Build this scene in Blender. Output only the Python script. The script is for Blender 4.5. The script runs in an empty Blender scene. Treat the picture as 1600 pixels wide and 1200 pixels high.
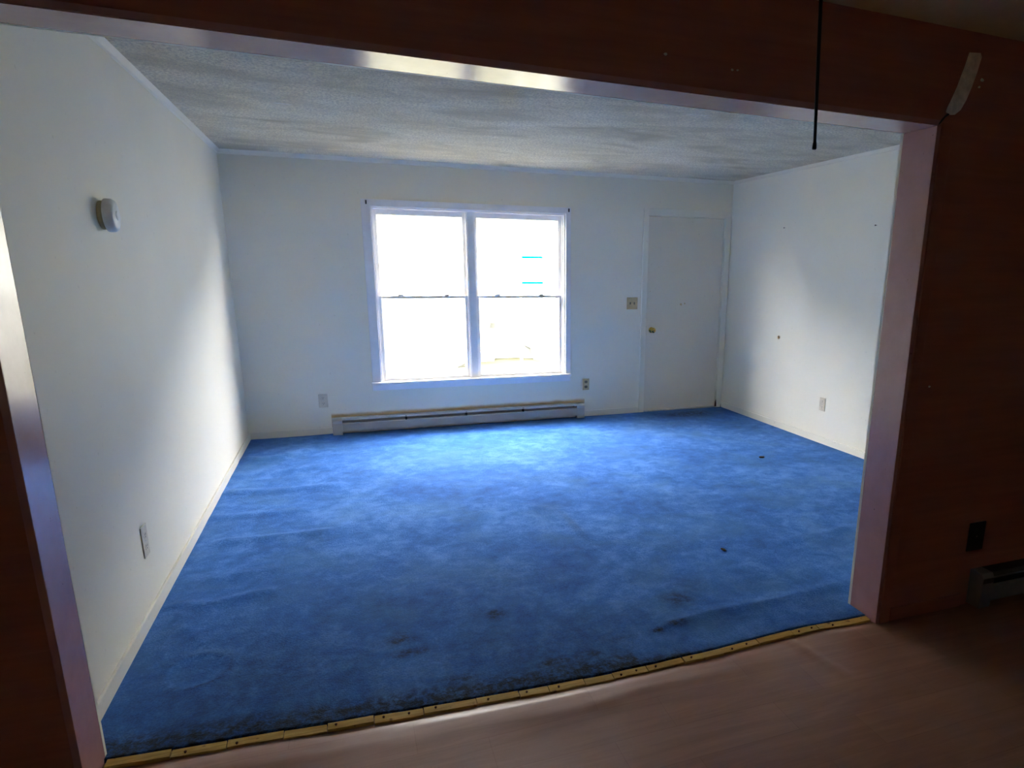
import bpy, bmesh, math, random
from mathutils import Vector, Matrix, noise

sc = bpy.context.scene
COL = sc.collection
random.seed(7)

# ------------------------------------------------------------------ camera
W, D, H = 4.8687, 4.1881, 2.44            # inner size of the carpeted room
JL, JR, T = 0.0823, 3.008, 0.1594         # opening: left jamb, right jamb, wall thickness
HB = lambda x: 2.0853 - 0.014 * x         # underside of the header (sags a little to the right)
HN = lambda x: 2.4145 - 0.014 * x         # ceiling of the near room
F_PX, PX, PY = 1016.88, 117.94, 66.39
yaw, pitch, roll = -0.3529, -0.2353, 0.0096
cyw, syw, cp, sp = math.cos(yaw), math.sin(yaw), math.cos(pitch), math.sin(pitch)
fw = Vector((-syw * cp, cyw * cp, sp)); r0 = Vector((cyw, syw, 0)); u0 = r0.cross(fw)
rt = r0 * math.cos(roll) + u0 * math.sin(roll); up = -r0 * math.sin(roll) + u0 * math.cos(roll)
cam = bpy.data.cameras.new('camera'); camo = bpy.data.objects.new('camera', cam); COL.objects.link(camo)
m = Matrix((rt, up, -fw)).transposed().to_4x4(); m.translation = Vector((0.8954, -2.1686, 1.5073))
camo.matrix_world = m
cam.sensor_width = 36; cam.sensor_fit = 'HORIZONTAL'; cam.lens = F_PX * 36 / 1600
cam.shift_x = -PX / 1600; cam.shift_y = PY / 1600; cam.clip_start = 0.02; cam.clip_end = 300
sc.camera = camo

# ------------------------------------------------------------------ sky, sun, exposure
wd = bpy.data.worlds.new('sky'); sc.world = wd; wd.use_nodes = True
bg = wd.node_tree.nodes['Background']
bg.inputs[0].default_value = (1.0, 0.92, 0.915, 1); bg.inputs[1].default_value = 54.0
sun = bpy.data.lights.new('sun', 'SUN'); sun.energy = 9; sun.angle = 0.009; sun.color = (1, 0.93, 0.80)
suno = bpy.data.objects.new('sun', sun); COL.objects.link(suno)
suno.location = (0, -20, 20)
suno.rotation_euler = Vector((0.25, 0.75, -0.62)).to_track_quat('-Z', 'Y').to_euler()
sc.view_settings.view_transform = 'Standard'; sc.view_settings.look = 'None'
sc.view_settings.exposure = 0.0; sc.view_settings.gamma = 1.0; sc.view_settings.use_curve_mapping = False
sc.cycles.max_bounces = 24; sc.cycles.diffuse_bounces = 20; sc.cycles.glossy_bounces = 4
sc.cycles.transparent_max_bounces = 12
sc.cycles.use_denoising = True
sc.cycles.sample_clamp_indirect = 20.0

# ------------------------------------------------------------------ material helpers
class N:
    def __init__(s, name):
        s.m = bpy.data.materials.new(name); s.m.use_nodes = True
        s.t = s.m.node_tree; s.b = s.t.nodes['Principled BSDF']; s.out = s.t.nodes['Material Output']
    def n(s, kind, **kw):
        nd = s.t.nodes.new(kind)
        for k, v in kw.items(): setattr(nd, k, v)
        return nd
    def l(s, a, b): s.t.links.new(a, b)
    def setv(s, nd, **kw):
        for k, v in kw.items(): nd.inputs[k].default_value = v
        return nd
    def pos(s): return s.n('ShaderNodeNewGeometry').outputs['Position']
    def mapping(s, scale):
        mp = s.n('ShaderNodeMapping'); mp.inputs['Scale'].default_value = scale
        s.l(s.pos(), mp.inputs['Vector']); return mp.outputs[0]
    def noise(s, scale, detail=4, rough=0.55, vec=None, dist=0.0):
        nd = s.n('ShaderNodeTexNoise'); nd.inputs['Scale'].default_value = scale
        nd.inputs['Detail'].default_value = detail; nd.inputs['Roughness'].default_value = rough
        nd.inputs['Distortion'].default_value = dist
        s.l(vec if vec is not None else s.pos(), nd.inputs['Vector']); return nd.outputs['Fac']
    def ramp(s, fac, stops):
        nd = s.n('ShaderNodeValToRGB'); e = nd.color_ramp.elements
        while len(e) < len(stops): e.new(0.5)
        for i, (p, c) in enumerate(stops): e[i].position = p; e[i].color = (*c, 1) if len(c) == 3 else c
        s.l(fac, nd.inputs[0]); return nd.outputs[0]
    def mix(s, fac, a, b, mode='MIX'):
        nd = s.n('ShaderNodeMix', data_type='RGBA', blend_type=mode)
        for sock, v in ((nd.inputs[0], fac), (nd.inputs[6], a), (nd.inputs[7], b)):
            if isinstance(v, (int, float)): sock.default_value = v
            elif isinstance(v, tuple): sock.default_value = (*v, 1)
            else: s.l(v, sock)
        return nd.outputs[2]
    def math(s, op, a, b=None, c=None, clamp=False):
        nd = s.n('ShaderNodeMath', operation=op); nd.use_clamp = clamp
        for i, v in enumerate((a, b, c)):
            if v is None: continue
            if isinstance(v, (int, float)): nd.inputs[i].default_value = v
            else: s.l(v, nd.inputs[i])
        return nd.outputs[0]
    def bump(s, h, strength=0.3, dist=0.01):
        nd = s.n('ShaderNodeBump'); nd.inputs['Strength'].default_value = strength; nd.inputs['Distance'].default_value = dist
        s.l(h, nd.inputs['Height']); s.l(nd.outputs[0], s.b.inputs['Normal'])
    def base(s, col, rough=0.5, spec=0.5, metal=0.0):
        if isinstance(col, tuple): s.b.inputs['Base Color'].default_value = (*col, 1)
        else: s.l(col, s.b.inputs['Base Color'])
        s.b.inputs['Roughness'].default_value = rough
        s.b.inputs['Specular IOR Level'].default_value = spec
        s.b.inputs['Metallic'].default_value = metal
        return s

M = {}
def wall_paint(name, c1, c2, stain=None, seed_scale=1.3, rough=0.55):
    a = N(name)
    f = a.noise(seed_scale, 5, 0.6)
    col = a.ramp(f, [(0.3, c1), (0.7, c2)])
    sp_ = a.noise(38, 2, 0.5)
    col = a.mix(a.ramp(sp_, [(0.70, (0, 0, 0)), (0.78, (0.25, 0.25, 0.25))]), col, (0.42, 0.38, 0.28))
    if stain:
        col = stain(a, col)
    a.base(col, rough, 0.35)
    a.bump(a.noise(160, 3), 0.10, 0.004)
    M[name] = a.m
def heat_stain(a, col):
    # scorched ochre strip on the plaster just above the baseboard heater
    sx = a.n('ShaderNodeSeparateXYZ'); a.l(a.pos(), sx.inputs[0])
    wob = a.math('MULTIPLY', a.noise(6, 2), 0.03)
    z = a.math('ADD', sx.outputs[2], wob)
    band = a.n('ShaderNodeMapRange'); band.interpolation_type = 'SMOOTHSTEP'
    a.l(z, band.inputs[0]); band.inputs[1].default_value = 0.215; band.inputs[2].default_value = 0.18
    inx = a.math('MULTIPLY', a.math('GREATER_THAN', sx.outputs[0], 0.70), a.math('LESS_THAN', sx.outputs[0], 3.20))
    f = a.math('MULTIPLY', a.math('MULTIPLY', band.outputs[0], inx), 0.75)
    col = a.mix(f, col, (0.55, 0.33, 0.10))
    top = a.n('ShaderNodeMapRange'); a.l(z, top.inputs[0]); top.inputs[1].default_value = 2.0; top.inputs[2].default_value = 2.42
    col = a.mix(a.math('MULTIPLY', top.outputs[0], 0.35), col, (0.62, 0.56, 0.42))   # yellower up high
    return col
wall_paint('wall_white', (0.905, 0.855, 0.70), (0.935, 0.89, 0.75))
wall_paint('wall_back_white', (0.925, 0.87, 0.71), (0.95, 0.90, 0.755), heat_stain)
wall_paint('trim_cream', (0.87, 0.82, 0.68), (0.91, 0.87, 0.74), rough=0.4)
wall_paint('door_paint', (0.80, 0.73, 0.59), (0.83, 0.765, 0.63), rough=0.42)

def simple(name, col, rough=0.5, spec=0.5, metal=0.0, var=0.12, scale=20):
    a = N(name)
    d = tuple(max(0, c * (1 - var)) for c in col); e = tuple(min(1, c * (1 + var)) for c in col)
    a.base(a.ramp(a.noise(scale, 3), [(0.3, d), (0.7, e)]), rough, spec, metal); M[name] = a.m
    return a
simple('window_white', (0.93, 0.91, 0.90), 0.35, 0.5, 0, 0.04, 9)
simple('plate_beige', (0.66, 0.50, 0.27), 0.35)
simple('plate_ivory', (0.72, 0.65, 0.50), 0.35)
simple('slot_dark', (0.025, 0.022, 0.02), 0.6)
simple('toggle_brown', (0.16, 0.12, 0.08), 0.4)
simple('brass', (0.80, 0.55, 0.16), 0.22, 0.5, 1.0, 0.10, 60)
simple('steel', (0.55, 0.55, 0.56), 0.35, 0.5, 1.0)
simple('heater_enamel', (0.50, 0.465, 0.41), 0.38, 0.5, 0, 0.08, 6)
simple('heater_top', (0.55, 0.56, 0.57), 0.30, 0.5, 0, 0.06, 6)
simple('heater_dark', (0.20, 0.20, 0.22), 0.35, 0.5, 0, 0.1, 6)
simple('fin_grey', (0.06, 0.058, 0.06), 0.5, 0.3, 0.3)
simple('rust_dark', (0.10, 0.045, 0.025), 0.8, 0.2, 0, 0.3, 60)
simple('detector_white', (0.80, 0.82, 0.80), 0.4)
simple('detector_base', (0.42, 0.36, 0.20), 0.5)
simple('cord_black', (0.018, 0.016, 0.02), 0.6)
simple('char_black', (0.03, 0.028, 0.03), 0.55)
simple('plaster', (0.80, 0.76, 0.70), 0.9, 0.2, 0, 0.2, 30)
simple('subfloor', (0.20, 0.14, 0.09), 0.8)
simple('roof_dark', (0.18, 0.17, 0.16), 0.9)
simple('siding', (0.70, 0.70, 0.68), 0.7)
simple('crumb', (0.06, 0.045, 0.03), 0.9, 0.2)
simple('cyan_line', (0.0, 0.62, 0.66), 0.9, 0.0, 0, 0.0)
simple('post_white', (0.85, 0.85, 0.84), 0.6)
simple('grime', (0.16, 0.12, 0.09), 0.9, 0.1, 0, 0.3, 80)

# dark brown paint of the near room, with horizontal wood grain on the header
a = N('brown_paint')
g = a.noise(3.0, 6, 0.65, a.mapping((0.6, 6, 11)))
col = a.ramp(g, [(0.25, (0.35, 0.125, 0.090)), (0.55, (0.42, 0.155, 0.112)), (0.8, (0.49, 0.19, 0.135))])
fl = a.ramp(a.noise(55, 2, 0.5), [(0.74, (0, 0, 0)), (0.80, (0.35, 0.35, 0.35))])
a.base(a.mix(fl, col, (0.28, 0.20, 0.15)), 0.42, 0.4); a.bump(g, 0.12, 0.004); M['brown_paint'] = a.m
# glossy brown jamb boards
a = N('jamb_gloss')
g = a.noise(4.0, 5, 0.6, a.mapping((3, 3, 3)))
col = a.ramp(g, [(0.3, (0.50, 0.255, 0.245)), (0.7, (0.56, 0.295, 0.28))])
ch = a.ramp(a.noise(30, 3, 0.6), [(0.72, (0, 0, 0)), (0.76, (0.7, 0.7, 0.7))])
a.base(a.mix(ch, col, (0.10, 0.055, 0.035)), 0.20, 0.65); a.bump(a.noise(25, 3), 0.05, 0.004)
a.b.inputs['Coat Weight'].default_value = 0.35; a.b.inputs['Coat Roughness'].default_value = 0.16
M['jamb_gloss'] = a.m
# near ceiling
a = N('near_ceiling')
a.base(a.ramp(a.noise(8, 4), [(0.3, (0.80, 0.71, 0.48)), (0.7, (0.86, 0.77, 0.55))]), 0.8, 0.2)
a.bump(a.noise(120, 3), 0.3, 0.006); M['near_ceiling'] = a.m
# stippled living room ceiling, sooty in patches
a = N('stipple_ceiling')
p1 = a.noise(1.5, 6, 0.62, a.mapping((1, 2.2, 1)), 0.6)
col = a.ramp(p1, [(0.32, (0.54, 0.48, 0.33)), (0.50, (0.79, 0.72, 0.54)), (0.68, (0.90, 0.84, 0.67))])
spk = a.noise(70, 3, 0.6)
col = a.mix(a.ramp(spk, [(0.38, (0.75, 0.75, 0.75)), (0.58, (0, 0, 0))]), col, (0.50, 0.46, 0.37))
wh = a.ramp(a.noise(5.5, 3, 0.5, a.mapping((0.8, 3, 1))), [(0.70, (0, 0, 0)), (0.78, (0.6, 0.6, 0.6))])
a.base(a.mix(wh, col, (0.90, 0.89, 0.87)), 0.9, 0.15)
a.bump(a.math('ADD', a.noise(85, 4, 0.7), a.math('MULTIPLY', a.noise(14, 4), 0.8)), 0.75, 0.012); M['stipple_ceiling'] = a.m
# vinyl sheet printed with planks
a = N('vinyl_plank')
br = a.n('ShaderNodeTexBrick'); br.offset = 0.37; br.squash = 1.0
a.l(a.pos(), br.inputs['Vector'])
a.setv(br, **{'Color1': (0.40, 0.215, 0.155, 1), 'Color2': (0.36, 0.185, 0.130, 1), 'Mortar': (0.33, 0.165, 0.115, 1), 'Scale': 1.0,
              'Mortar Size': 0.0018, 'Mortar Smooth': 0.4, 'Bias': -0.2, 'Brick Width': 0.62, 'Row Height': 0.155})
g = a.noise(2.0, 6, 0.65, a.mapping((1.2, 14, 1)), 0.7)
col = a.mix(0.7, br.outputs['Color'], a.ramp(g, [(0.3, (0.62, 0.55, 0.52)), (0.7, (1.0, 0.96, 0.92))]), 'MULTIPLY')
sc_ = a.ramp(a.noise(1.7, 4, 0.6), [(0.45, (0, 0, 0)), (0.75, (0.30, 0.30, 0.30))])
a.base(a.mix(sc_, col, (0.46, 0.31, 0.26)), 0.36, 0.5); a.bump(g, 0.06, 0.003); M['vinyl_plank'] = a.m
# old yellow pine tack strip
a = N('tack_pine')
g = a.noise(5, 5, 0.6, a.mapping((2, 30, 30)))
col = a.ramp(g, [(0.25, (0.34, 0.19, 0.035)), (0.55, (0.52, 0.33, 0.075)), (0.8, (0.66, 0.47, 0.15))])
kn = a.ramp(a.noise(24, 2), [(0.66, (0, 0, 0)), (0.72, (0.8, 0.8, 0.8))])
a.base(a.mix(kn, col, (0.16, 0.075, 0.02)), 0.7, 0.3); M['tack_pine'] = a.m
# blue cut pile carpet with a vertex attribute for the stains and the painted-in light falloff in front
a = N('blue_carpet')
big = a.noise(1.6, 6, 0.62, None, 0.8)
mid = a.noise(9, 6, 0.70, None, 0.3)
fine = a.noise(120, 4, 0.75)
f = a.math('ADD', a.math('MULTIPLY', big, 0.36), a.math('ADD', a.math('MULTIPLY', mid, 0.36), a.math('MULTIPLY', fine, 0.34)))
col = a.ramp(f, [(0.38, (0.010, 0.064, 0.28)), (0.52, (0.034, 0.165, 0.56)), (0.64, (0.120, 0.310, 0.77))])
worn = a.ramp(a.noise(2.4, 5, 0.6, a.mapping((1, 1, 1)), 0.4), [(0.48, (0, 0, 0)), (0.70, (0.55, 0.55, 0.55))])
col = a.mix(worn, col, (0.065, 0.19, 0.42))
at = a.n('ShaderNodeAttribute', attribute_name='dirt_falloff')
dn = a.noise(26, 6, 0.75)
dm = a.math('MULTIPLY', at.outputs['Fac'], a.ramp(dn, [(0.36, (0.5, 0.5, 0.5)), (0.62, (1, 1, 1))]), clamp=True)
col = a.mix(dm, col, (0.014, 0.026, 0.050))  # navy mix: grime plus the painted-in darkening of the front pile
spot = a.math('MULTIPLY', a.ramp(at.outputs['Fac'], [(0.62, (0, 0, 0)), (0.90, (1, 1, 1))]), a.ramp(dn, [(0.42, (0.05, 0.05, 0.05)), (0.60, (1, 1, 1))]), clamp=True)
a.base(a.mix(spot, col, (0.014, 0.012, 0.009)), 0.95, 0.1)
a.b.inputs['Sheen Weight'].default_value = 0.2; a.b.inputs['Sheen Roughness'].default_value = 0.5
a.b.inputs['Sheen Tint'].default_value = (0.45, 0.68, 1.0, 1)
a.bump(a.math('ADD', fine, a.math('MULTIPLY', mid, 1.2)), 0.7, 0.010); M['blue_carpet'] = a.m
# lawn and foliage
a = N('lawn')
a.base(a.ramp(a.noise(2.5, 5), [(0.3, (0.052, 0.052, 0.030)), (0.7, (0.070, 0.068, 0.042))]), 0.9, 0.1); M['lawn'] = a.m
a = N('foliage')
a.base(a.ramp(a.noise(3, 5), [(0.3, (0.080, 0.086, 0.070)), (0.7, (0.105, 0.110, 0.092))]), 0.8, 0.2); M['foliage'] = a.m
a = N('fill_shrub')
a.base(a.ramp(a.noise(3, 5), [(0.3, (0.15, 0.153, 0.135)), (0.7, (0.19, 0.192, 0.172))]), 0.9, 0.1); M['fill_shrub'] = a.m  # paler than the tree foliage to keep the low gaps bright
# window glass: thin pane, clear with a fresnel gloss
a = N('pane_glass')
tr = a.n('ShaderNodeBsdfTransparent'); gl = a.n('ShaderNodeBsdfGlossy'); gl.inputs['Roughness'].default_value = 0.02
tr.inputs[0].default_value = (0.94, 0.97, 0.97, 1)
lw = a.n('ShaderNodeLayerWeight'); lw.inputs['Blend'].default_value = 0.5
fr = a.math('ADD', a.math('MULTIPLY', a.math('POWER', lw.outputs['Facing'], 5.0), 0.5), 0.02)
mx = a.n('ShaderNodeMixShader'); a.l(fr, mx.inputs[0]); a.l(tr.outputs[0], mx.inputs[1]); a.l(gl.outputs[0], mx.inputs[2])
a.l(mx.outputs[0], a.out.inputs[0]); a.t.nodes.remove(a.b); M['pane_glass'] = a.m

# ------------------------------------------------------------------ mesh helpers
def hexa(bm, lo, hi):
    """box from 4 bottom + 4 top corners"""
    v = [bm.verts.new(p) for p in lo + hi]
    for q in ((3, 2, 1, 0), (4, 5, 6, 7), (0, 1, 5, 4), (1, 2, 6, 5), (2, 3, 7, 6), (3, 0, 4, 7)):
        bm.faces.new([v[i] for i in q])
    return v
def box(bm, x0, x1, y0, y1, z0, z1, bev=0.0, seg=2):
    t = bmesh.new()
    hexa(t, [(x0, y0, z0), (x1, y0, z0), (x1, y1, z0), (x0, y1, z0)], [(x0, y0, z1), (x1, y0, z1), (x1, y1, z1), (x0, y1, z1)])
    if bev > 0:
        bmesh.ops.bevel(t, geom=list(t.edges), offset=bev, segments=seg, affect='EDGES', profile=0.6)
    merge(bm, t)
def merge(bm, t, mat=None):
    if mat is not None: bmesh.ops.transform(t, matrix=mat, verts=t.verts)
    me = bpy.data.meshes.new('tmp'); t.to_mesh(me); t.free(); bm.from_mesh(me); bpy.data.meshes.remove(me)
def lathe(bm, prof, n=32, mat=None):
    """profile of (radius, height) turned about z"""
    t = bmesh.new(); rings = []
    for r, z in prof:
        if r < 1e-6: rings.append([t.verts.new((0, 0, z))])
        else: rings.append([t.verts.new((r * math.cos(2 * math.pi * k / n), r * math.sin(2 * math.pi * k / n), z)) for k in range(n)])
    for A, B in zip(rings, rings[1:]):
        for k in range(n):
            k2 = (k + 1) % n
            if len(A) == 1 and len(B) == 1: continue
            if len(A) == 1: t.faces.new((A[0], B[k2], B[k]))
            elif len(B) == 1: t.faces.new((A[k], A[k2], B[0]))
            else: t.faces.new((A[k], A[k2], B[k2], B[k]))
    bmesh.ops.recalc_face_normals(t, faces=t.faces)
    merge(bm, t, mat)
def prism(bm, poly, axis, a0, a1):
    """2-D polygon extruded along an axis: axis 'x' polygon is (y,z), 'y' is (x,z), 'z' is (x,y)"""
    def P(p, a): return {'x': (a, p[0], p[1]), 'y': (p[0], a, p[1]), 'z': (p[0], p[1], a)}[axis]
    t = bmesh.new()
    A = [t.verts.new(P(p, a0)) for p in poly]; B = [t.verts.new(P(p, a1)) for p in poly]
    t.faces.new(A); t.faces.new(B[::-1])
    n = len(poly)
    for i in range(n): t.faces.new((A[i], B[i], B[(i + 1) % n], A[(i + 1) % n]))
    bmesh.ops.recalc_face_normals(t, faces=t.faces)
    merge(bm, t)
def obj(name, bm, mat, parent=None, smooth=False, base=None):
    """link a bmesh given in world coordinates as one object; the origin goes to base (or to its parent's)"""
    o_ = Vector(base) if base is not None else (parent_world(parent) if parent else Vector((0, 0, 0)))
    bmesh.ops.translate(bm, verts=bm.verts, vec=-o_)
    me = bpy.data.meshes.new(name); bm.to_mesh(me); bm.free()
    me.materials.append(M[mat] if isinstance(mat, str) else mat)
    if smooth:
        for p in me.polygons: p.use_smooth = True
    o = bpy.data.objects.new(name, me); COL.objects.link(o)
    if parent:
        o.parent = parent; o.location = o_ - parent_world(parent)
    else: o.location = o_
    return o
def parent_world(o):
    v = Vector((0, 0, 0))
    while o: v += o.location; o = o.parent
    return v
def thing(name, label, cat, loc, group=None):
    o = bpy.data.objects.new(name, None); COL.objects.link(o); o.location = loc
    o.empty_display_size = 0.1
    return tag(o, label, cat, group)
def tag(o, label, cat, group=None):
    o['label'] = label; o['category'] = cat
    if group: o['group'] = group
    return o
def struct(o, label=None, cat=None):
    o['kind'] = 'structure'
    if label: o['label'] = label
    if cat: o['category'] = cat
    return o
def sempty(name, loc, label, cat):
    o = bpy.data.objects.new(name, None); COL.objects.link(o); o.location = loc; o.empty_display_size = 0.1
    return struct(o, label, cat)
B = bmesh.new

# ------------------------------------------------------------------ the setting: shell of the carpeted room
TH = 0.15
WX0, WX1, WZ0, WZ1 = 1.160, 2.988, 0.445, 2.047      # window hole
DX0, DX1, DZ1 = 3.880, 4.795, 2.066                  # door hole
bm = B()
prism(bm, [(-TH, -0.25), (WX0, -0.25), (WX0, H + 0.1), (-TH, H + 0.1)], 'y', D, D + TH)
prism(bm, [(WX0, -0.25), (WX1, -0.25), (WX1, WZ0), (WX0, WZ0)], 'y', D, D + TH)
prism(bm, [(WX0, WZ1), (WX1, WZ1), (WX1, H + 0.1), (WX0, H + 0.1)], 'y', D, D + TH)
prism(bm, [(WX1, -0.25), (DX0, -0.25), (DX0, H + 0.1), (WX1, H + 0.1)], 'y', D, D + TH)
prism(bm, [(DX0, DZ1), (DX1, DZ1), (DX1, H + 0.1), (DX0, H + 0.1)], 'y', D, D + TH)
prism(bm, [(DX0, -0.25), (DX1, -0.25), (DX1, -0.03), (DX0, -0.03)], 'y', D, D + TH)
prism(bm, [(DX1, -0.25), (W + TH, -0.25), (W + TH, H + 0.1), (DX1, H + 0.1)], 'y', D, D + TH)
struct(obj('wall_back', bm, 'wall_back_white'), 'off-white plaster wall holding the window and door', 'wall')
bm = B(); box(bm, -TH, 0, 0.0, D, -0.25, H + 0.1)
struct(obj('wall_left', bm, 'wall_white'), 'off-white left wall lit by a diagonal band of daylight', 'wall')
bm = B(); box(bm, W, W + TH, 0.0, D, -0.25, H + 0.1)
struct(obj('wall_right', bm, 'wall_white'), 'off-white right wall between the door and the brown jamb', 'wall')
bm = B(); box(bm, -TH, W + TH, 0.0, D + TH, H, H + 0.16)
struct(obj('ceiling', bm, 'stipple_ceiling'), 'stippled sooty white ceiling of the carpeted room', 'ceiling')

# cornice strips and baseboards
def cove(name, pts, axis, a0, a1, label):
    bm = B(); prism(bm, pts, axis, a0, a1); struct(obj(name, bm, 'trim_cream'), label, 'trim')
cs = 0.026
cove('trim_1', [(D, H), (D - cs, H), (D - cs * 0.85, H - 0.008), (D - 0.012, H - cs * 1.1), (D, H - cs * 1.3)], 'x', 0.0, W, 'thin white cove strip along the top of the window wall')
cove('trim_2', [(0, H), (cs, H), (cs * 0.85, H - 0.008), (0.012, H - cs * 1.1), (0, H - cs * 1.3)], 'y', 0.012, D - cs, 'thin white cove strip along the top of the left wall')
cove('trim_3', [(W, H), (W - cs * 0.6, H), (W - cs * 0.5, H - 0.006), (W - 0.008, H - cs), (W, H - cs * 1.2)], 'y', 0.012, D - cs, 'thin white cove strip along the top of the right wall')
def baseboard(name, x0, x1, y0, y1, label, h=0.062):
    bm = B(); box(bm, x0, x1, y0, y1, -0.012, h, 0.004); struct(obj(name, bm, 'trim_cream'), label, 'baseboard')
baseboard('baseboard_left', 0, 0.013, 0.013, D - 0.013, 'low cream baseboard under the left wall')
baseboard('baseboard_right', W - 0.013, W, 0.013, D - 0.013, 'low cream baseboard under the right wall')
baseboard('baseboard_back', 0.0, DX0 - 0.06, D - 0.013, D, 'low cream baseboard under the window wall')

# brown partition with the wide opening
bm = B()
def hx(x0, x1, y0, y1, zl, zr, tl, tr_):
    hexa(bm, [(x0, y0, zl), (x1, y0, zr), (x1, y1, zr), (x0, y1, zl)], [(x0, y0, tl), (x1, y0, tr_), (x1, y1, tr_), (x0, y1, tl)])
XL, XR = -1.9, 5.9
hx(XL, JL - 0.02, -T, -0.002, -0.25, -0.25, HN(XL) + 0.25, HN(JL) + 0.25)
hx(JR + 0.02, XR, -T, -0.002, -0.25, -0.25, HN(JR) + 0.25, HN(XR) + 0.25)
hx(JL - 0.02, JR + 0.02, -T, -0.002, HB(JL) + 0.02, HB(JR) + 0.02, HN(JL) + 0.25, HN(JR) + 0.25)
wp = struct(obj('wall_partition', bm, 'brown_paint'), 'dark reddish-brown wall and header around the wide opening', 'wall')
bm = B()
hx(0.0, JL, -0.002, 0.012, -0.02, -0.02, H, H)
hx(JR, W, -0.002, 0.012, -0.02, -0.02, H, H)
hx(JL, JR, -0.002, 0.012, HB(JL), HB(JR), H, H)
struct(obj('wall_front', bm, 'wall_white'), 'off-white room side of the partition around the opening', 'wall')
# jamb liners
bm = B(); hx(JL - 0.02, JR + 0.02, -T - 0.002, -0.002, HB(JL), HB(JR), HB(JL) + 0.02, HB(JR) + 0.02)
bmesh.ops.bevel(bm, geom=list(bm.edges), offset=0.0025, segments=2, affect='EDGES')
struct(obj('trim_4', bm, 'jamb_gloss'), 'glossy brown board lining the underside of the header', 'trim')
bm = B(); box(bm, JR, JR + 0.02, -T - 0.002, -0.002, -0.02, HB(JR) - 0.0005, 0.0025)
struct(obj('trim_5', bm, 'jamb_gloss'), 'glossy pinkish-brown jamb board right of the opening', 'trim')
bm = B(); box(bm, JL - 0.02, JL, -T - 0.002, -0.002, -0.02, HB(JL) - 0.0005, 0.0025)
struct(obj('trim_6', bm, 'jamb_gloss'), 'glossy brown jamb board left of the opening', 'trim')
bm = B(); box(bm, JR + 0.02, JR + 0.072, -T - 0.008, -T, -0.01, HB(JR) + 0.01, 0.003)
struct(obj('trim_7', bm, 'brown_paint'), 'narrow dark brown casing beside the right jamb', 'trim')
bm = B(); box(bm, JR + 0.075, 3.50, -T - 0.009, -T, -0.008, 0.055, 0.003)
struct(obj('baseboard_near', bm, 'brown_paint'), 'low dark brown baseboard right of the opening', 'baseboard')
# peeled plaster patch and crack on the partition (parts of the wall)
bm = B()
L_ = [(3.118, 2.300), (3.108, 2.262), (3.094, 2.222), (3.080, 2.180), (3.060, 2.135), (3.046, 2.108), (3.042, 2.092)]
R_ = [(3.172, 2.304), (3.180, 2.290), (3.168, 2.240), (3.152, 2.190), (3.132, 2.140), (3.110, 2.104), (3.085, 2.086), (3.062, 2.084)]
prism(bm, L_ + R_[::-1], 'y', -T - 0.0035, -T - 0.0002)
p = obj('plaster_patch', bm, 'plaster', wp); p['label'] = 'pale elongated smear of bare plaster'
bm = B(); prism(bm, [(3.012, 2.044), (3.024, 2.054), (3.040, 2.072), (3.058, 2.084), (3.064, 2.092), (3.048, 2.086), (3.030, 2.070), (3.014, 2.052)], 'y', -T - 0.003, -T - 0.0002)
p = obj('crack', bm, 'slot_dark', wp); p['label'] = 'short black crack from the corner'
for (x, z, s) in ((3.141, 1.053, 0.007), (3.20, 2.215, 0.009), (3.19, 2.19, 0.006), (1.88, 2.16, 0.006), (2.12, 2.14, 0.005), (2.14, 2.141, 0.004)):
    bm = B(); prism(bm, [(x + s * math.cos(k * 1.05) * (0.7 + 0.5 * random.random()), z + s * math.sin(k * 1.05) * (0.5 + 0.4 * random.random())) for k in range(6)], 'y', -T - (0.010 if x > JR and x < JR + .07 else 0.0025), -T - 0.0002)
    obj('paint_chip', bm, 'plaster', wp)

# ------------------------------------------------------------------ near room shell (camera stands in it)
YB = -4.2
bm = B(); hexa(bm, [(XL, YB, HN(XL)), (XR, YB, HN(XR)), (XR, -T, HN(XR)), (XL, -T, HN(XL))], [(XL, YB, HN(XL) + .2), (XR, YB, HN(XR) + .2), (XR, -T, HN(XR) + .2), (XL, -T, HN(XL) + .2)])
struct(obj('ceiling_near', bm, 'near_ceiling'), 'dim olive-cream ceiling of the near room above the brown header', 'ceiling')
bm = B(); box(bm, XL - 0.15, XL, YB, 0, -0.25, 2.75); struct(obj('wall_near_left', bm, 'trim_cream'), 'cream left wall of the near room', 'wall')
bm = B(); box(bm, XR, XR + 0.15, YB, 0, -0.25, 2.75); struct(obj('wall_near_right', bm, 'trim_cream'), 'cream right wall of the near room', 'wall')
bm = B(); box(bm, XL - 0.15, XR + 0.15, YB - 0.15, YB, -0.25, 2.75); struct(obj('wall_near_back', bm, 'trim_cream'), 'cream wall behind the viewer', 'wall')
bm = B(); box(bm, XL - 0.15, XR + 0.15, YB - 0.15, D + TH, -0.40, -0.014)
struct(obj('subfloor', bm, 'subfloor'), 'wooden subfloor under carpet and vinyl', 'floor')
bm = B(); prism(bm, [(-4.8, 2.65), (1.0, 4.1), (5.0, 2.72), (5.0, 2.66), (1.0, 3.9), (-4.8, 2.60)], 'x', XL - 0.6, XR + 0.6)
bm2 = bm; struct(obj('roof', bm2, 'roof_dark'), 'dark roof over the house', 'roof')

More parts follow.
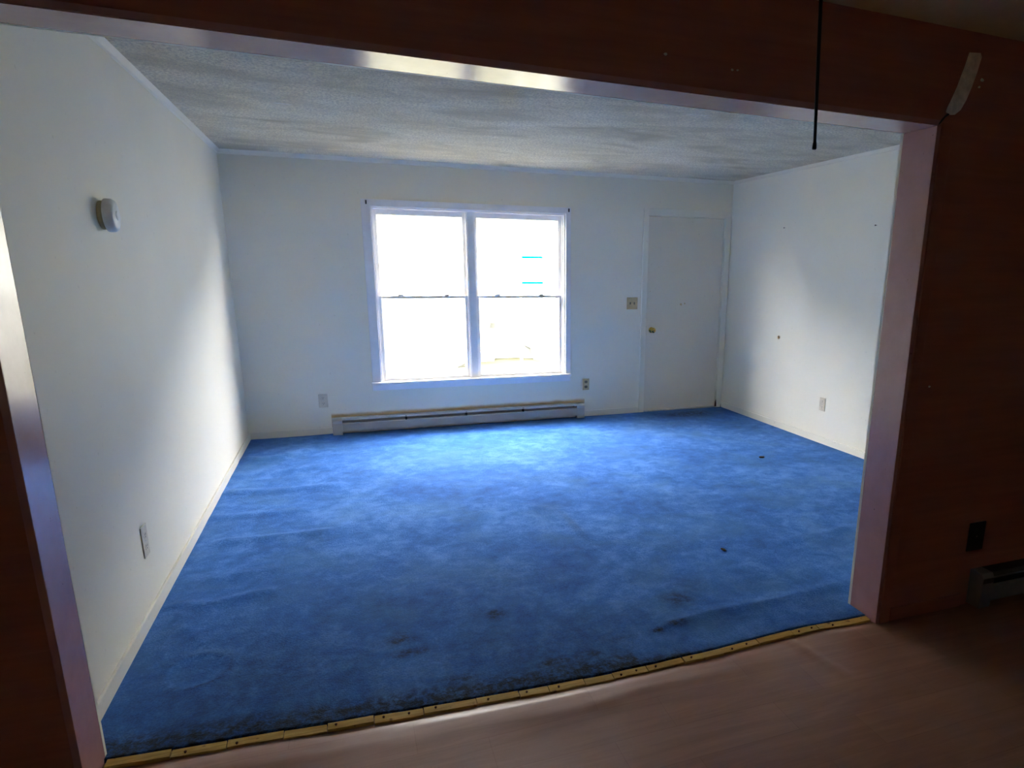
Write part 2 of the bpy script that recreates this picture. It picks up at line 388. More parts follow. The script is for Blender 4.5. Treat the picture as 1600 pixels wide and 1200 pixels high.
# ------------------------------------------------------------------ carpet
EDGE = [(JL, -0.016), (0.109, -0.018), (0.30, -0.030), (0.471, -0.042), (0.80, -0.066), (1.136, -0.090), (1.45, -0.108), (1.758, -0.116), (2.147, -0.112), (2.40, -0.098), (2.677, -0.084), (2.85, -0.094), (JR, -0.098)]
def interp(tab, x):
    if x <= tab[0][0]: return tab[0][1]
    for (x0, y0), (x1, y1) in zip(tab, tab[1:]):
        if x <= x1: return y0 + (y1 - y0) * (x - x0) / (x1 - x0)
    return tab[-1][1]
def ye(x): return interp(EDGE, x) + 0.004 * noise.noise(Vector((x * 6, 0, 3)))
RIDGES = [([(2.109, 0.116), (2.34, 0.145), (2.668, 0.143), (3.176, 0.179)], 0.011, 0.035),
          ([(1.909, 1.762), (2.045, 1.63), (2.08, 1.408), (2.137, 1.108)], 0.008, 0.035),
          ([(0.07, 2.647), (0.389, 2.568), (0.72, 2.573)], 0.020, 0.06), ([(0.159, 1.726), (0.39, 1.705), (0.696, 1.699)], 0.018, 0.05),
          ([(0.073, 0.999), (0.219, 0.966), (0.454, 1.015)], 0.015, 0.04), ([(0.115, 0.912), (0.162, 0.755), (0.228, 0.629)], 0.011, 0.03),
          ([(0.063, 3.479), (0.18, 3.403), (0.318, 3.455), (0.478, 3.607)], 0.030, 0.07), ([(1.844, 0.97), (2.104, 0.969)], 0.007, 0.04),
          ([(3.177, 0.695), (3.727, 0.772)], 0.010, 0.04), ([(3.381, 1.0), (3.937, 0.977)], 0.009, 0.045),
          ([(0.173, 1.252), (0.46, 1.265)], 0.010, 0.05), ([(2.333, 0.873), (2.738, 0.874)], 0.006, 0.05), ([(0.05, 3.05), (0.71, 3.10)], 0.010, 0.07),
          ([(0.05, 2.15), (0.55, 2.12)], 0.012, 0.06)]
def segd(px, py, a, b):
    ax, ay = a; bx, by = b; dx, dy = bx - ax, by - ay; L = dx * dx + dy * dy
    t = max(0, min(1, ((px - ax) * dx + (py - ay) * dy) / L)); return math.hypot(px - ax - t * dx, py - ay - t * dy)
def carpet_h(x, y):
    h = 0.0
    for pts, A, s in RIDGES:
        xs = [q[0] for q in pts]; ys = [q[1] for q in pts]
        if x < min(xs) - 4 * s or x > max(xs) + 4 * s or y < min(ys) - 4 * s or y > max(ys) + 4 * s: continue
        d = min(segd(x, y, a, b) for a, b in zip(pts, pts[1:]))
        h += A * math.exp(-(d / s) ** 2)
    r = math.hypot((x - 0.255) / 1.0, (y - 0.415) / 1.0)                 # round dent left by a stool or pot
    h += 0.006 * math.exp(-((r - 0.115) / 0.014) ** 2) - 0.004 * (1 / (1 + math.exp((r - 0.108) * 120)))
    h += 0.0035 * noise.noise(Vector((x * 2.3, y * 3.1, 1.7))) + 0.0015 * noise.noise(Vector((x * 9, y * 11, 4.2)))
    return h * min(1, max(0, (x) / 0.05)) * min(1, max(0, (W - x) / 0.05)) * min(1, max(0.0, (y + 0.14) / 0.1))
STAINS_FALLOFF = [(2.17, 0.112, 0.07, 0.035, 1.0), (2.067, 0.092, 0.05, 0.03, 1.0), (1.579, 0.013, 0.14, 0.05, 0.95), (1.714, 0.02, 0.10, 0.05, 0.9), (1.432, 0.455, 0.06, 0.07, 0.95),
          (1.01, 0.381, 0.13, 0.07, 0.84), (1.039, 0.272, 0.15, 0.06, 0.84), (2.278, 0.317, 0.12, 0.10, 0.8), (2.399, 0.412, 0.12, 0.10, 0.55), (1.126, -0.03, 0.10, 0.05, 1.0),
          (0.795, 0.178, 0.12, 0.08, 0.55), (4.30, 3.95, 0.55, 0.22, 0.85), (3.75, 3.60, 0.40, 0.20, 0.35), (2.05, 1.68, 0.10, 0.10, 0.35), (1.856, 0.086, 0.15, 0.06, 0.7),
          (2.188, 0.557, 0.20, 0.15, 0.35), (1.205, 0.034, 0.16, 0.06, 0.8), (0.925, 0.02, 0.2, 0.06, 0.7), (0.4, 0.03, 0.35, 0.07, 0.8), (2.93, 0.05, 0.2, 0.08, 0.35), (2.10, 1.36, 0.03, 0.22, 0.45), (2.9, 1.5, 0.3, 0.3, 0.16), (0.15, 3.9, 0.35, 0.25, 0.35), (2.0, 4.08, 1.6, 0.06, 0.55), (0.10, 0.70, 0.10, 0.5, 0.4), (0.5, 0.25, 0.8, 0.55, 0.62), (1.5, 0.10, 0.9, 0.40, 0.60), (1.2, 0.6, 1.0, 0.5, 0.45), (2.3, 0.3, 0.5, 0.3, 0.3)]  # the broad ones at the end paint in the light falloff at the front
def dirt_falloff(x, y):
    v = 0.0
    for cx, cy_, rx, ry, A in STAINS_FALLOFF:
        d = ((x - cx) / rx) ** 2 + ((y - cy_) / ry) ** 2
        if d < 9: v = max(v, A * math.exp(-d * 0.9))
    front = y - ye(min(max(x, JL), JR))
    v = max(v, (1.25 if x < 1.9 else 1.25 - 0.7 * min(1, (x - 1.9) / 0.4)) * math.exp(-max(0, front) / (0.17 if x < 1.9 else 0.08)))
    v = max(v, 0.30 * math.exp(-x / 0.06), 0.35 * math.exp(-(W - x) / 0.05), 0.5 * math.exp(-(D - y) / 0.06))  # darker rim along the side and back walls
    r = math.hypot(x - 0.255, y - 0.415)          # paler disc with a dark rim where something round stood
    if r < 0.108: v *= 0.6
    elif r < 0.128: v = min(1, v + 0.12)
    return min(1, v)
verts, faces, dv = [], [], []
def grid(xs, ylo, ny):
    b0 = len(verts); nx = len(xs)
    for j in range(ny + 1):
        t = j / ny
        for x in xs:
            y0 = ylo(x); y = y0 + (D - 0.004 - y0) * (t ** 1.12)
            verts.append((x, y, carpet_h(x, y) + 0.001)); dv.append(dirt_falloff(x, y))
    for j in range(ny):
        for i in range(nx - 1):
            k = b0 + j * nx + i; faces.append((k, k + 1, k + nx + 1, k + nx))
    # turned-down front edge
    e0 = len(verts)
    for i, x in enumerate(xs):
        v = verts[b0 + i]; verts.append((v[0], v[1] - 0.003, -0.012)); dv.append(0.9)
    for i in range(nx - 1): faces.append((e0 + i, e0 + i + 1, b0 + i + 1, b0 + i))
lin = lambda a_, b_, n: [a_ + (b_ - a_) * i / n for i in range(n + 1)]
grid(lin(0.006, JL, 4), lambda x: 0.014, 190)
grid(lin(JL, JR, 140), ye, 200)
grid(lin(JR, W - 0.006, 80), lambda x: 0.014, 190)
me = bpy.data.meshes.new('carpet'); me.from_pydata(verts, [], faces)
at_ = me.attributes.new('dirt_falloff', 'FLOAT', 'POINT'); at_.data.foreach_set('value', dv)
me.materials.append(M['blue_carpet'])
for p in me.polygons: p.use_smooth = True
carpet = bpy.data.objects.new('carpet', me); COL.objects.link(carpet)
tag(carpet, 'worn royal blue wall-to-wall carpet with wrinkles and dark stains', 'carpet')

# vinyl sheet of the near room with a curled lip against the tack strip
SW = 0.038
verts, faces = [], []
def vin(xs, ytop, ny, lip):
    b0 = len(verts); nx = len(xs)
    for j in range(ny + 1):
        t = (j / ny) ** 2.2
        for x in xs:
            y1 = ytop(x); y = y1 + (YB - y1) * t; d = y1 - y
            z = -0.010
            if lip:
                amp = 0.0045 + 0.004 * noise.noise(Vector((x * 3.1, 2.2, 0)))
                amp += 0.0095 * max(0, math.sin(min(1, max(0, (x - 1.0) / 1.2)) * math.pi)) ** 0.7
                if x > 2.70: amp += 0.008 * math.sin((x - 2.70) / 0.308 * math.pi) ** 2
                z += amp * math.exp(-((d - 0.058) / (0.036 if d < 0.058 else 0.14)) ** 2) - 0.002 * math.exp(-(d / 0.02) ** 2)
                z += 0.007 * math.exp(-((d - 0.11 - 0.05 * noise.noise(Vector((x * 1.7, 0, 7)))) / 0.03) ** 2) * max(0, noise.noise(Vector((x * 1.3, 5, 5))) + 0.35)
                c = segd(x, y, (2.56, -0.16), (2.62, -0.42))
                z += 0.006 * math.exp(-(c / 0.022) ** 2)
            z += 0.0025 * noise.noise(Vector((x * 2.5, y * 3.5, 9)))
            verts.append((x, y, z))
    for j in range(ny):
        for i in range(nx - 1):
            k = b0 + j * nx + i; faces.append((k, k + nx, k + nx + 1, k + 1))
vin(lin(XL + 0.001, JL, 30), lambda x: -T, 60, False)
vin(lin(JL, JR, 150), lambda x: ye(x) - SW, 110, True)
vin(lin(JR, XR - 0.001, 40), lambda x: -T, 60, False)
me = bpy.data.meshes.new('floor'); me.from_pydata(verts, [], faces); me.materials.append(M['vinyl_plank'])
for p in me.polygons: p.use_smooth = True
o = bpy.data.objects.new('floor', me); COL.objects.link(o)
struct(o, 'pinkish-brown plank-print vinyl floor of the near room', 'floor')

# tack strip: short lengths of pine end to end, each with its nails
ts = thing('tack_strip', 'yellow pine tack strip in short lengths along the carpet edge', 'tack strip', (1.5, -0.12, -0.012))
cuts = [0.09, 0.27, 0.43, 0.60, 0.735, 0.885, 1.05, 1.235, 1.39, 1.50, 1.64, 1.755, 1.90, 2.06, 2.24, 2.42, 2.60, 2.735, 3.004]
nail_me = None
for i, (x0, x1) in enumerate(zip(cuts, cuts[1:])):
    x0 += 0.003; n = 5; bm = B(); dy = random.uniform(-0.003, 0.003); dz = random.uniform(-0.002, 0.003); wd_ = SW - random.uniform(0.004, 0.009)
    rows = []
    for k in range(n + 1):
        x = x0 + (x1 - x0) * k / n; y = ye(x) - 0.0075 + dy; j = random.uniform(-0.002, 0.002)
        rows.append([bm.verts.new(q) for q in ((x, y, -0.014), (x, y - wd_ + j, -0.014), (x, y - wd_ + j, -0.003 + dz), (x, y, 0.000 + dz))])
    for A_, B_ in zip(rows, rows[1:]):
        for k in range(4): bm.faces.new((A_[k], A_[(k + 1) % 4], B_[(k + 1) % 4], B_[k]))
    bm.faces.new(rows[0][::-1]); bm.faces.new(rows[-1])
    bmesh.ops.recalc_face_normals(bm, faces=bm.faces)
    st = obj('wood_strip', bm, 'tack_pine', ts)
    for q in range(random.choice((0, 1, 1, 2)) if x1 - x0 > 0.13 else random.choice((0, 1))):
        xn = x0 + (x1 - x0) * (0.22 + 0.5 * q + random.uniform(-0.05, 0.05)); yn = ye(xn) - 0.006 - wd_ * random.uniform(0.5, 0.8)
        bm = B(); lathe(bm, [(0, 0.004), (0.004, 0.003), (0.0045, 0.001), (0.002, -0.004), (0, -0.004)], 8, Matrix.Translation((xn, yn, 0.001 + dz)))
        obj('nail', bm, 'rust_dark', st)

# ------------------------------------------------------------------ window
win = sempty('window_1', (2.07, D, WZ0), 'white twin double-hung window in the far wall', 'window')
def wpart(name, mat='window_white', *boxes, bev=0.003, parent=None):
    bm = B()
    for b in boxes: box(bm, *b, bev)
    return obj(name, bm, mat, parent or win)
CX0, CX1, CZ1 = 1.085, 3.038, 2.1024
wpart('casing', 'window_white', (CX0, WX0 + 0.004, D - 0.018, D, 0.468, CZ1))
wpart('casing', 'window_white', (WX1 - 0.004, CX1, D - 0.018, D, 0.468, CZ1))
wpart('casing', 'window_white', (WX0 + 0.004, WX1 - 0.004, D - 0.018, D, WZ1 - 0.004, CZ1))
wpart('stool', 'window_white', (CX0 - 0.008, CX1 + 0.003, D - 0.042, D + 0.05, 0.442, 0.467), bev=0.005)
wpart('apron', 'window_white', (CX0 - 0.002, CX1 - 0.002, D - 0.02, D, 0.390, 0.443))
wpart('jamb', 'window_white', (WX0, WX0 + 0.018, D, D + 0.14, 0.46, WZ1))
wpart('jamb', 'window_white', (WX1 - 0.018, WX1, D, D + 0.14, 0.46, WZ1))
wpart('jamb', 'window_white', (WX0 + 0.018, WX1 - 0.018, D, D + 0.14, WZ1 - 0.018, WZ1))
wpart('sill', 'window_white', (WX0, WX1, D + 0.05, D + 0.20, 0.425, 0.462))
MC = 2.052
wpart('mullion', 'window_white', (MC - 0.032, MC + 0.032, D + 0.022, D + 0.14, 0.462, WZ1 - 0.018))
for s in (WX0 + 0.018, MC - 0.042, MC + 0.032, WX1 - 0.028):      # inner stops
    wpart('stop_bead', 'window_white', (s, s + 0.010, D + 0.028, D + 0.044, 0.467, WZ1 - 0.02), bev=0.002)
for (x0, x1) in ((WX0 + 0.018, MC - 0.032), (MC + 0.032, WX1 - 0.018)):
    for low in (1, 0):
        y0 = D + (0.046 if low else 0.080); y1 = y0 + 0.030
        z0, z1 = (0.463, 1.259) if low else (1.236, WZ1 - 0.020)
        st_, rb, rtp = 0.036, (0.030 if low else 0.024), (0.022 if low else 0.045)
        sash = wpart('sash', 'window_white', (x0, x0 + st_, y0, y1, z0, z1), (x1 - st_, x1, y0, y1, z0, z1), (x0 + st_, x1 - st_, y0, y1, z0, z0 + rb), (x0 + st_, x1 - st_, y0, y1, z1 - rtp, z1))
        bm = B(); box(bm, x0 + st_ - 0.004, x1 - st_ + 0.004, y0 + 0.013, y0 + 0.016, z0 + rb - 0.004, z1 - rtp + 0.004)
        obj('pane', bm, 'pane_glass', sash)
        if low:
            for fx in (0.25, 0.75):
                xc = x0 + (x1 - x0) * fx; bm = B()
                lathe(bm, [(0, 0.016), (0.012, 0.015), (0.017, 0.010), (0.020, 0.0), (0, 0.0)], 16, Matrix.Translation((xc, y0 + 0.015, z1 - 0.001)) @ Matrix.Diagonal((1.5, 0.7, 1, 1)))
                box(bm, xc - 0.010, xc + 0.024, y0 + 0.004, y0 + 0.012, z1 + 0.008, z1 + 0.014, 0.002)
                obj('sash_lock', bm, 'window_white', sash, True)
    # storm window frame outside
    ys = D + 0.145
    sf = wpart('storm_frame', 'steel', (x0, x0 + 0.028, ys, ys + 0.018, 0.47, WZ1 - 0.02), (x1 - 0.036, x1 - 0.006, ys, ys + 0.018, 0.47, WZ1 - 0.02), (x0, x1 - 0.006, ys, ys + 0.018, 0.462, 0.478), (x0, x1 - 0.006, ys, ys + 0.018, WZ1 - 0.04, WZ1 - 0.018), bev=0.001)
for x, z in ((CX0 + 0.045, CZ1 - 0.026), (CX1 - 0.024, CZ1 - 0.024)):
    bm = B(); box(bm, x - 0.007, x + 0.007, D - 0.026, D - 0.017, z - 0.018, z + 0.016, 0.003)
    p = obj('curtain_bracket', bm, 'fin_grey', win); p['label'] = 'small dark curtain rod bracket'
bm = B(); box(bm, CX1 - 0.16, CX1 - 0.09, D - 0.0006, D + 0.0, 0.36, 0.385); bm.free()

# ------------------------------------------------------------------ door
door = sempty('door_1', (4.34, D, 0), 'plain flush off-white door in the far right corner', 'door')
def dpart(name, mat, *boxes, bev=0.003, parent=None):
    bm = B()
    for b in boxes: box(bm, *b, bev)
    return obj(name, bm, mat, parent or door)
slab = dpart('slab', 'door_paint', (3.893, 4.783, D + 0.006, D + 0.046, 0.016, 2.055), bev=0.004)
dpart('casing', 'trim_cream', (3.826, 3.884, D - 0.016, D, -0.005, 2.133))
dpart('casing', 'trim_cream', (4.791, 4.860, D - 0.016, D, -0.005, 2.133))
dpart('casing', 'trim_cream', (3.884, 4.791, D - 0.016, D, 2.062, 2.133))
dpart('jamb', 'trim_cream', (3.880, 3.8885, D, D + 0.15, -0.01, 2.066), bev=0.001)
dpart('jamb', 'trim_cream', (4.787, 4.795, D, D + 0.15, -0.01, 2.066), bev=0.001)
dpart('jamb', 'trim_cream', (3.8885, 4.787, D, D + 0.15, 2.059, 2.066), bev=0.001)
dpart('door_stop', 'trim_cream', (3.8885, 3.902, D + 0.048, D + 0.07, 0, 2.059), (4.773, 4.787, D + 0.048, D + 0.07, 0, 2.059), (3.9, 4.775, D + 0.048, D + 0.07, 2.040, 2.060), (3.9, 4.775, D + 0.048, D + 0.07, 0.005, 0.026), bev=0.001)
dpart('threshold', 'steel', (3.8885, 4.787, D + 0.002, D + 0.15, -0.03, 0.010), bev=0.003)
for z in (1.90, 1.065, 0.26):
    bm = B(); box(bm, 4.775, 4.792, D - 0.002, D + 0.004, z - 0.045, z + 0.045, 0.001)
    lathe(bm, [(0, 0.05), (0.006, 0.048), (0.007, 0.045), (0.007, -0.045), (0.006, -0.048), (0, -0.05)], 12, Matrix.Translation((4.785, D - 0.006, z)))
    obj('hinge', bm, 'trim_cream', door)
bm = B()
KM = Matrix.Translation((3.955, D + 0.006, 0.893)) @ Matrix.Rotation(math.pi / 2, 4, 'X')
lathe(bm, [(0.030, 0.0), (0.031, 0.004), (0.026, 0.008), (0.012, 0.011), (0.011, 0.030), (0.017, 0.036), (0.026, 0.045), (0.028, 0.055), (0.024, 0.065), (0.010, 0.069), (0, 0.069)], 28, KM)
kb = obj('knob', bm, 'brass', door, True); kb['label'] = 'round brass door knob'
bm = B(); lathe(bm, [(0, 0.0705), (0.007, 0.0705), (0.008, 0.068)], 14, KM); obj('keyhole', bm, 'slot_dark', kb)
bm = B(); box(bm, 3.8882, 3.8935, D - 0.001, D + 0.02, 0.84, 0.94, 0.0005); obj('strike_plate', bm, 'steel', door)
# rotted hinge-side foot of door and casing
for (x, w_, z, h_) in ((4.786, 0.011, 0.04, 0.06), (4.858, 0.010, 0.015, 0.035)):
    bm = B(); prism(bm, [(x - w_, z - 0.03), (x + w_, z - 0.03), (x + w_ * 0.8, z + 0.005), (x + 0.002, z + h_ - 0.01), (x - w_ * 0.5, z + 0.02)], 'y', D - 0.0185, D - 0.010)
    p = obj('rot_spot', bm, 'rust_dark', door); p['label'] = 'dark rotted spot at the foot of the casing'
for (x, z, s) in ((4.30, 1.16, 0.02), (4.345, 1.17, 0.014), (4.02, 1.55, 0.006), (3.93, 1.30, 0.006)):
    bm = B(); prism(bm, [(x + s * math.cos(k * 1.05) * (0.6 + 0.5 * random.random()), z + 0.8 * s * math.sin(k * 1.05) * (0.6 + 0.5 * random.random())) for k in range(6)], 'y', D + 0.0052, D + 0.0063)
    obj('scuff_mark', bm, 'plate_beige', slab)

# ------------------------------------------------------------------ baseboard heaters
def heater(x0, x1, yw, label, cap=0.085, h=0.150, dep=0.072, en='heater_enamel', top='heater_top'):
    """runs along x on a wall whose face is at y = yw, standing out towards -y"""
    t = thing('baseboard_heater', label, 'heater', ((x0 + x1) / 2, yw - dep / 2, 0.002))
    f = yw - dep; z0 = 0.006; c0, c1 = x0 + cap, x1 - cap
    def pt(name, mat, *bx, bev=0.002, parent=None):
        bm = B()
        for b in bx: box(bm, *b, bev)
        return obj(name, bm, mat, parent or t)
    pt('back_panel', en, (x0 + 0.004, x1 - 0.004, yw - 0.006, yw - 0.001, z0, z0 + h - 0.004), bev=0.001)
    fp = B()   # front cover bends back at its foot, leaving a slot below
    prism(fp, [(f, z0 + 0.026), (f + 0.003, z0 + 0.026), (f + 0.003, z0 + 0.094), (f + 0.010, z0 + 0.104), (f + 0.008, z0 + 0.107), (f, z0 + 0.096)], 'x', c0, c1)
    obj('front_panel', fp, en, t)
    tp = B()   # sloping top cover with a lip over the outlet slot
    prism(tp, [(yw - 0.001, z0 + h), (yw - 0.001, z0 + h - 0.003), (f + 0.016, z0 + h - 0.006), (f + 0.004, z0 + h - 0.018), (f + 0.001, z0 + h - 0.017), (f + 0.012, z0 + h - 0.001)], 'x', c0, c1)
    obj('top_cover', tp, top, t)
    for a_, b_ in ((x0, c0), (c1, x1)):
        ec = B(); prism(ec, [(yw - 0.001, z0 - 0.004), (f - 0.001, z0 - 0.004), (f - 0.001, z0 + h - 0.020), (f + 0.010, z0 + h), (yw - 0.001, z0 + h + 0.001)], 'x', a_, b_)
        bmesh.ops.bevel(ec, geom=list(ec.edges), offset=0.0015, segments=1, affect='EDGES')
        obj('end_cap', ec, en, t)
        nb = B(); box(nb, a_ + 0.004, b_ - 0.004, f - 0.0022, f - 0.0005, z0 + h - 0.046, z0 + h - 0.022, 0.0005); obj('vent_cover', nb, top, t)
    el = B(); lathe(el, [(0.008, c0 - x0), (0.008, c1 - x0)], 10, Matrix.Translation((x0, f + 0.036, z0 + 0.07)) @ Matrix.Rotation(math.pi / 2, 4, 'Y'))
    obj('heating_element', el, 'steel', t)
    fb = B(); n = int((c1 - c0 - 0.06) / 0.011)
    for k in range(n):
        x = c0 + 0.03 + k * 0.011; v = [fb.verts.new(q) for q in ((x, f + 0.010, z0 + 0.035), (x, f + 0.060, z0 + 0.035), (x, f + 0.060, z0 + 0.100), (x, f + 0.010, z0 + 0.100))]
        fb.faces.new(v)
    o = obj('fin_stack', fb, 'fin_grey', t); o['kind'] = 'stuff'
    ns = max(2, int((c1 - c0) / 0.55))
    for k in range(1, ns):
        x = c0 + (c1 - c0) * k / ns
        pt('support_bracket', 'slot_dark', (x - 0.008, x + 0.008, f + 0.004, f + 0.03, z0 + 0.09, z0 + h - 0.008), bev=0.001)
    return t
heater(0.705, 3.172, D - 0.013, 'long grey metal baseboard heater under the white window')
heater(3.545, 5.20, -T, 'dark end of a baseboard heater on the near brown wall', cap=0.07, h=0.165, dep=0.07, en='heater_dark', top='char_black')

# ------------------------------------------------------------------ electrical plates
def face_matrix(p, nrm):
    """local x = along wall, local y = up, local z = out of the wall"""
    z = Vector(nrm); y = Vector((0, 0, 1)); x = y.cross(z)
    m_ = Matrix((x, y, z)).transposed().to_4x4(); m_.translation = Vector(p); return m_
def fpart(name, bm, mat, t, mw, smooth=False, parent=None):
    bmesh.ops.transform(bm, matrix=mw, verts=bm.verts); return obj(name, bm, mat, parent or t, smooth)
def outlet(p, nrm, label, mat='plate_ivory', w=0.074, h=0.120, dark='slot_dark', tilt=0.0, face=None):
    mw = face_matrix(p, nrm) @ Matrix.Rotation(tilt, 4, 'Z')
    t = thing('wall_outlet', label, 'outlet', p, 'wall outlets')
    bm = B(); box(bm, -w / 2, w / 2, -h / 2, h / 2, 0.0, 0.006, 0.0028); pl = fpart('cover_plate', bm, mat, t, mw)
    for s in (-1, 1):
        bm = B(); prism(bm, [(0.017 * math.cos(a_) , s * 0.026 + max(-0.0135, min(0.0135, 0.0185 * math.sin(a_)))) for a_ in [k * math.pi / 12 for k in range(24)]], 'z', 0.004, 0.0075)
        rc = fpart('receptacle', bm, face or mat, t, mw)
        bm = B()
        for dx in (-0.0065, 0.0065): box(bm, dx - 0.0012, dx + 0.0012, s * 0.026 + 0.000, s * 0.026 + 0.009, 0.0068, 0.0079)
        box(bm, -0.0022, 0.0022, s * 0.026 - 0.010, s * 0.026 - 0.005, 0.0068, 0.0079)
        fpart('slot', bm, dark, t, mw, parent=rc)
    bm = B(); lathe(bm, [(0.0033, 0.0055), (0.003, 0.0072), (0, 0.0076)], 10); fpart('screw', bm, 'steel', t, mw)
    return t
outlet((0.641, D, 0.318), (0, -1, 0), 'ivory duplex outlet left of the baseboard heater under the window', 'plate_ivory', 0.078, 0.125)
outlet((3.213, D, 0.342), (0, -1, 0), 'tan duplex outlet between the window and the door', 'plate_beige', 0.074, 0.120, face='toggle_brown')
outlet((W, 2.497, 0.355), (-1, 0, 0), 'ivory duplex outlet low on the right wall', 'plate_ivory')
outlet((0.0, 0.968, 0.345), (1, 0, 0), 'ivory duplex outlet low on the daylit left wall', 'plate_ivory', 0.076, 0.14)
outlet((3.545, -T, 0.335), (0, -1, 0), 'black duplex outlet on the near brown wall above the heater', 'char_black', 0.098, 0.138, face='cord_black')

sw = thing('light_switch', 'beige double toggle switch plate beside the door', 'light switch', (3.7215, D, 1.176))
mw = face_matrix((3.7215, D, 1.176), (0, -1, 0))
bm = B(); box(bm, -0.061, 0.061, -0.062, 0.062, 0, 0.006, 0.0028); fpart('switch_plate', bm, 'plate_beige', sw, mw)
for s in (-1, 1):
    bm = B(); prism(bm, [(-0.0058, -0.0125), (0.0058, -0.0125), (0.0058, 0.0125), (-0.0058, 0.0125)], 'z', 0.005, 0.0068)
    bmesh.ops.translate(bm, verts=bm.verts, vec=(s * 0.023, 0, 0)); fpart('toggle_slot', bm, 'toggle_brown', sw, mw)
    bm = B(); prism(bm, [(0.004, -0.006), (0.019, 0.004), (0.019, 0.009), (0.004, 0.006)], 'x', -0.0042, 0.0042)
    t_ = B(); merge(t_, bm, Matrix(((1, 0, 0, s * 0.023), (0, 0, 1, 0), (0, 1, 0, 0), (0, 0, 0, 1))))
    bmesh.ops.recalc_face_normals(t_, faces=t_.faces); fpart('toggle', t_, 'toggle_brown', sw, mw)
    for v_ in (-0.03, 0.03):
        bm = B(); lathe(bm, [(0.0033, 0.0055), (0.003, 0.0072), (0, 0.0076)], 10, Matrix.Translation((s * 0.023, v_, 0))); fpart('screw', bm, 'plate_beige', sw, mw)

# round detector on the left wall
dp = (0.0, 1.075, 1.705)
dt = thing('wall_detector', 'round white disc-shaped detector high on the left wall', 'detector', dp)
mw = face_matrix(dp, (1, 0, 0))
bm = B(); lathe(bm, [(0, 0), (0.054, 0), (0.056, 0.003), (0.056, 0.016), (0.050, 0.019), (0, 0.019)], 40); fpart('mounting_base', bm, 'detector_base', dt, mw, True)
bm = B(); lathe(bm, [(0.058, 0.018), (0.064, 0.020), (0.065, 0.026), (0.064, 0.042), (0.059, 0.050), (0.046, 0.054), (0.022, 0.055), (0, 0.055)], 48); cv = fpart('cover', bm, 'detector_white', dt, mw, True)
bm = B(); lathe(bm, [(0.018, 0.054), (0.018, 0.0565), (0.015, 0.058), (0, 0.058)], 24); fpart('test_button', bm, 'detector_white', dt, mw, True, cv)

# cable hole in the right wall
hp = (W, 3.209, 0.887); ch_ = thing('cable_jack', 'small dark round cable hole on the right wall', 'cable jack', hp)
mw = face_matrix(hp, (-1, 0, 0))
bm = B(); lathe(bm, [(0.013, 0.0), (0.0185, 0.0005), (0.0195, 0.003), (0.016, 0.005), (0.012, 0.004), (0.012, 0.001)], 24); fpart('ring', bm, 'plate_beige', ch_, mw, True)
bm = B(); lathe(bm, [(0, 0.0015), (0.0125, 0.0012)], 24); fpart('opening', bm, 'slot_dark', ch_, mw)
bm = B(); lathe(bm, [(0.0035, 0.001), (0.0035, 0.010), (0, 0.011)], 12, Matrix.Translation((0.005, -0.003, 0))); fpart('pin', bm, 'brass', ch_, mw)
# nails left in the right wall
for (y, z, l) in ((3.241, 1.918, 'bent picture nail on the right wall nearer the door'), (2.075, 1.874, 'picture nail on the right wall nearer the brown jamb')):
    bm = B(); t_ = B(); lathe(t_, [(0, 0.0), (0.002, 0.0), (0.002, 0.014), (0.006, 0.0145), (0.006, 0.016), (0, 0.0165)], 10)
    merge(bm, t_, face_matrix((W, y, z), (-1, 0, 0))); tag(obj('picture_nail', bm, 'grime', None, False, (W, y, z)), l, 'nail', 'nails in the right wall')

# pull cord hanging from the near ceiling
xc, yc = 1.868, -0.9
pc = thing('pull_cord', 'thin black pull cord hanging from the near ceiling', 'pull cord', (xc, yc, HN(xc)))
bm = B(); n = 24; prev = None
for k in range(n + 1):
    t = k / n; z = HN(xc) - 0.004 - t * (HN(xc) - 1.786); r = 0.0046 - 0.0012 * t
    x = xc + 0.000 + 0.016 * max(0, (HN(xc) - z) - 0.25) / 0.3 ; y = yc
    ring = [bm.verts.new((x + r * math.cos(a_), y + r * math.sin(a_), z)) for a_ in [q * math.pi / 5 for q in range(10)]]
    if prev:
        for q in range(10): bm.faces.new((prev[q], ring[q], ring[(q + 1) % 10], prev[(q + 1) % 10]))
    prev = ring
xe = x
obj('cord', bm, 'cord_black', pc, True)
bm = B(); lathe(bm, [(0, 0.020), (0.003, 0.018), (0.0042, 0.012), (0.0048, 0.003), (0.004, 0.0), (0, 0.0)], 14, Matrix.Translation((xe, yc, 1.770))); obj('pull_knob', bm, 'cord_black', pc, True)
bm = B(); lathe(bm, [(0, -0.018), (0.010, -0.016), (0.016, -0.006), (0.018, 0.0), (0, 0.0)], 20, Matrix.Translation((xc, yc, HN(xc)))); obj('ceiling_eye', bm, 'steel', pc, True)

# scraps on the carpet
def scrap(x, y, s, label):
    bm = B(); bmesh.ops.create_icosphere(bm, subdivisions=2, radius=s)
    for v in bm.verts:
        k = 1 + 0.6 * noise.noise(v.co * 60 + Vector((x * 9, y * 9, 0))); v.co = Vector((v.co.x * 1.7 * k, v.co.y * 0.8 * k, v.co.z * 0.5 * k))
    bmesh.ops.rotate(bm, verts=bm.verts, matrix=Matrix.Rotation(x * 3, 3, 'Z'))
    zz = carpet_h(x, y); bmesh.ops.translate(bm, verts=bm.verts, vec=(x, y, zz + s * 0.45))
    tag(obj('debris_scrap', bm, 'crumb', None, True, (x, y, zz)), label, 'debris', 'scraps on the carpet')
scrap(2.772, 0.723, 0.012, 'small dark scrap on the carpet left of the brown jamb')
scrap(4.071, 2.237, 0.014, 'small dark scrap on the carpet near the right wall')

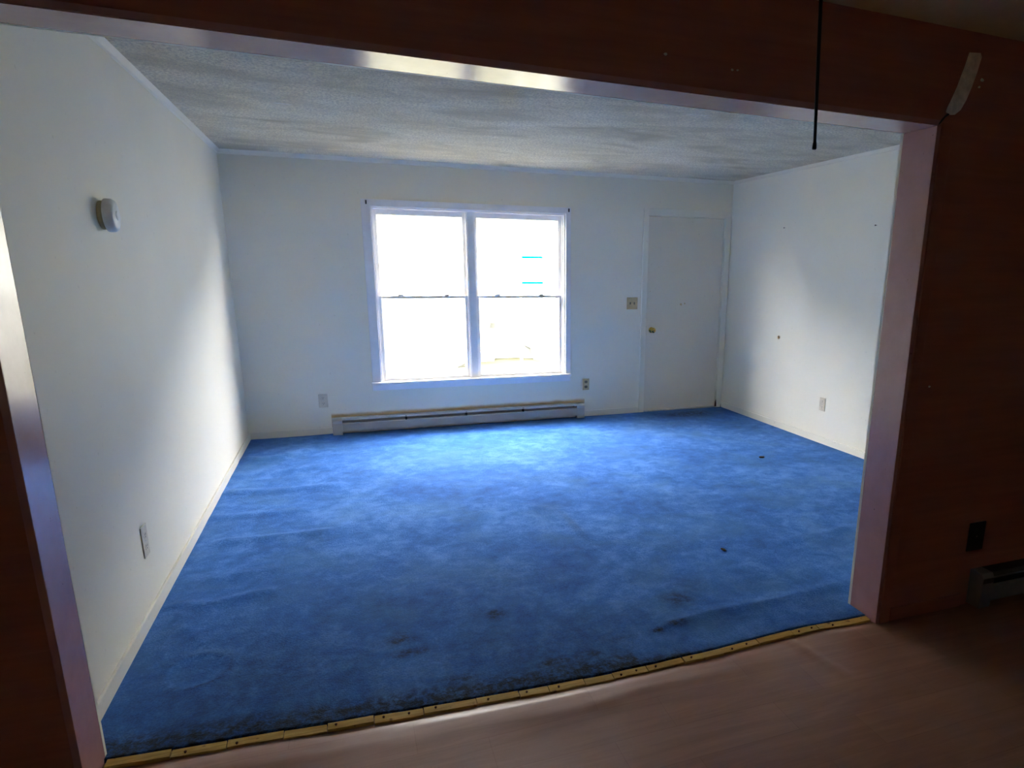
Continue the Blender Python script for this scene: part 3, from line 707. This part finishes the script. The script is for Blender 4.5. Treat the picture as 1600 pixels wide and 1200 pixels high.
# ------------------------------------------------------------------ outdoors, seen only through the window
verts, faces = [], []
nx, ny = 60, 30
for j in range(ny + 1):
    for i in range(nx + 1):
        x = -50 + 105 * i / nx; y = D + TH + 0.02 + 45 * j / ny
        verts.append((x, y, -0.55 + 0.12 * noise.noise(Vector((x * 0.2, y * 0.2, 0)))))
for j in range(ny):
    for i in range(nx):
        k = j * (nx + 1) + i; faces.append((k, k + 1, k + nx + 2, k + nx + 1))
me = bpy.data.meshes.new('lawn'); me.from_pydata(verts, [], faces); me.materials.append(M['lawn'])
o = bpy.data.objects.new('lawn', me); COL.objects.link(o); struct(o, 'sun-bleached lawn outside the window', 'lawn')
bm = B(); low_bm = B()
for i in range(150):
    x = -36 + 78 * (i % 50) / 49 + random.uniform(-0.7, 0.7); row = i // 50
    hgt = (2.6, 5.6, 8.7)[row] + random.uniform(-0.5, 0.5); y = D + (9.2, 16, 18)[row] + random.uniform(-0.6, 0.6)
    t_ = B(); bmesh.ops.create_icosphere(t_, subdivisions=3, radius=1.0)
    for v in t_.verts:
        k = 1 + 0.28 * noise.noise(v.co * 2.2 + Vector((i * 3.1, 0, 0))) + 0.22 * noise.noise(v.co * 6 + Vector((0, i * 1.7, 0)))
        v.co = v.co * k
    rx = random.uniform(1.8, 2.3); rz = hgt * (0.75, 0.66, 0.62)[row]
    merge(low_bm if row == 0 else bm, t_, Matrix.Translation((x, y, hgt - rz - 0.4)) @ Matrix.Diagonal((rx, rx * (0.5 if row == 0 else 0.8), rz, 1)))
o = obj('tree_line', bm, 'foliage'); o['kind'] = 'stuff'; tag(o, 'glaring sunlit trees far outside the window', 'trees')
o = obj('fill_hedge', low_bm, 'fill_shrub'); o['kind'] = 'stuff'; tag(o, 'added pale shrubs brightening the gaps at the foot of the trees outside the window', 'added shrubs')  # added row, pale so that shaded gaps under the trees stay bright
rf = thing('cyan_marks', 'two short cyan lines outside the right window sash, set as bars on added posts', 'cyan marks', (3.97, 9.0, -0.5))  # stands in for two unexplained cyan lines; posts and bars are made up
for x in (3.76, 4.175):
    bm = B(); box(bm, x - 0.02, x + 0.02, 9.0, 9.05, -0.6, 1.80, 0.006); obj('added_post', bm, 'post_white', rf)
for z in (1.718, 1.290):
    bm = B(); box(bm, 3.782, 4.154, 8.985, 9.02, z - 0.017, z + 0.017, 0.004); obj('cyan_bar', bm, 'cyan_line', rf)
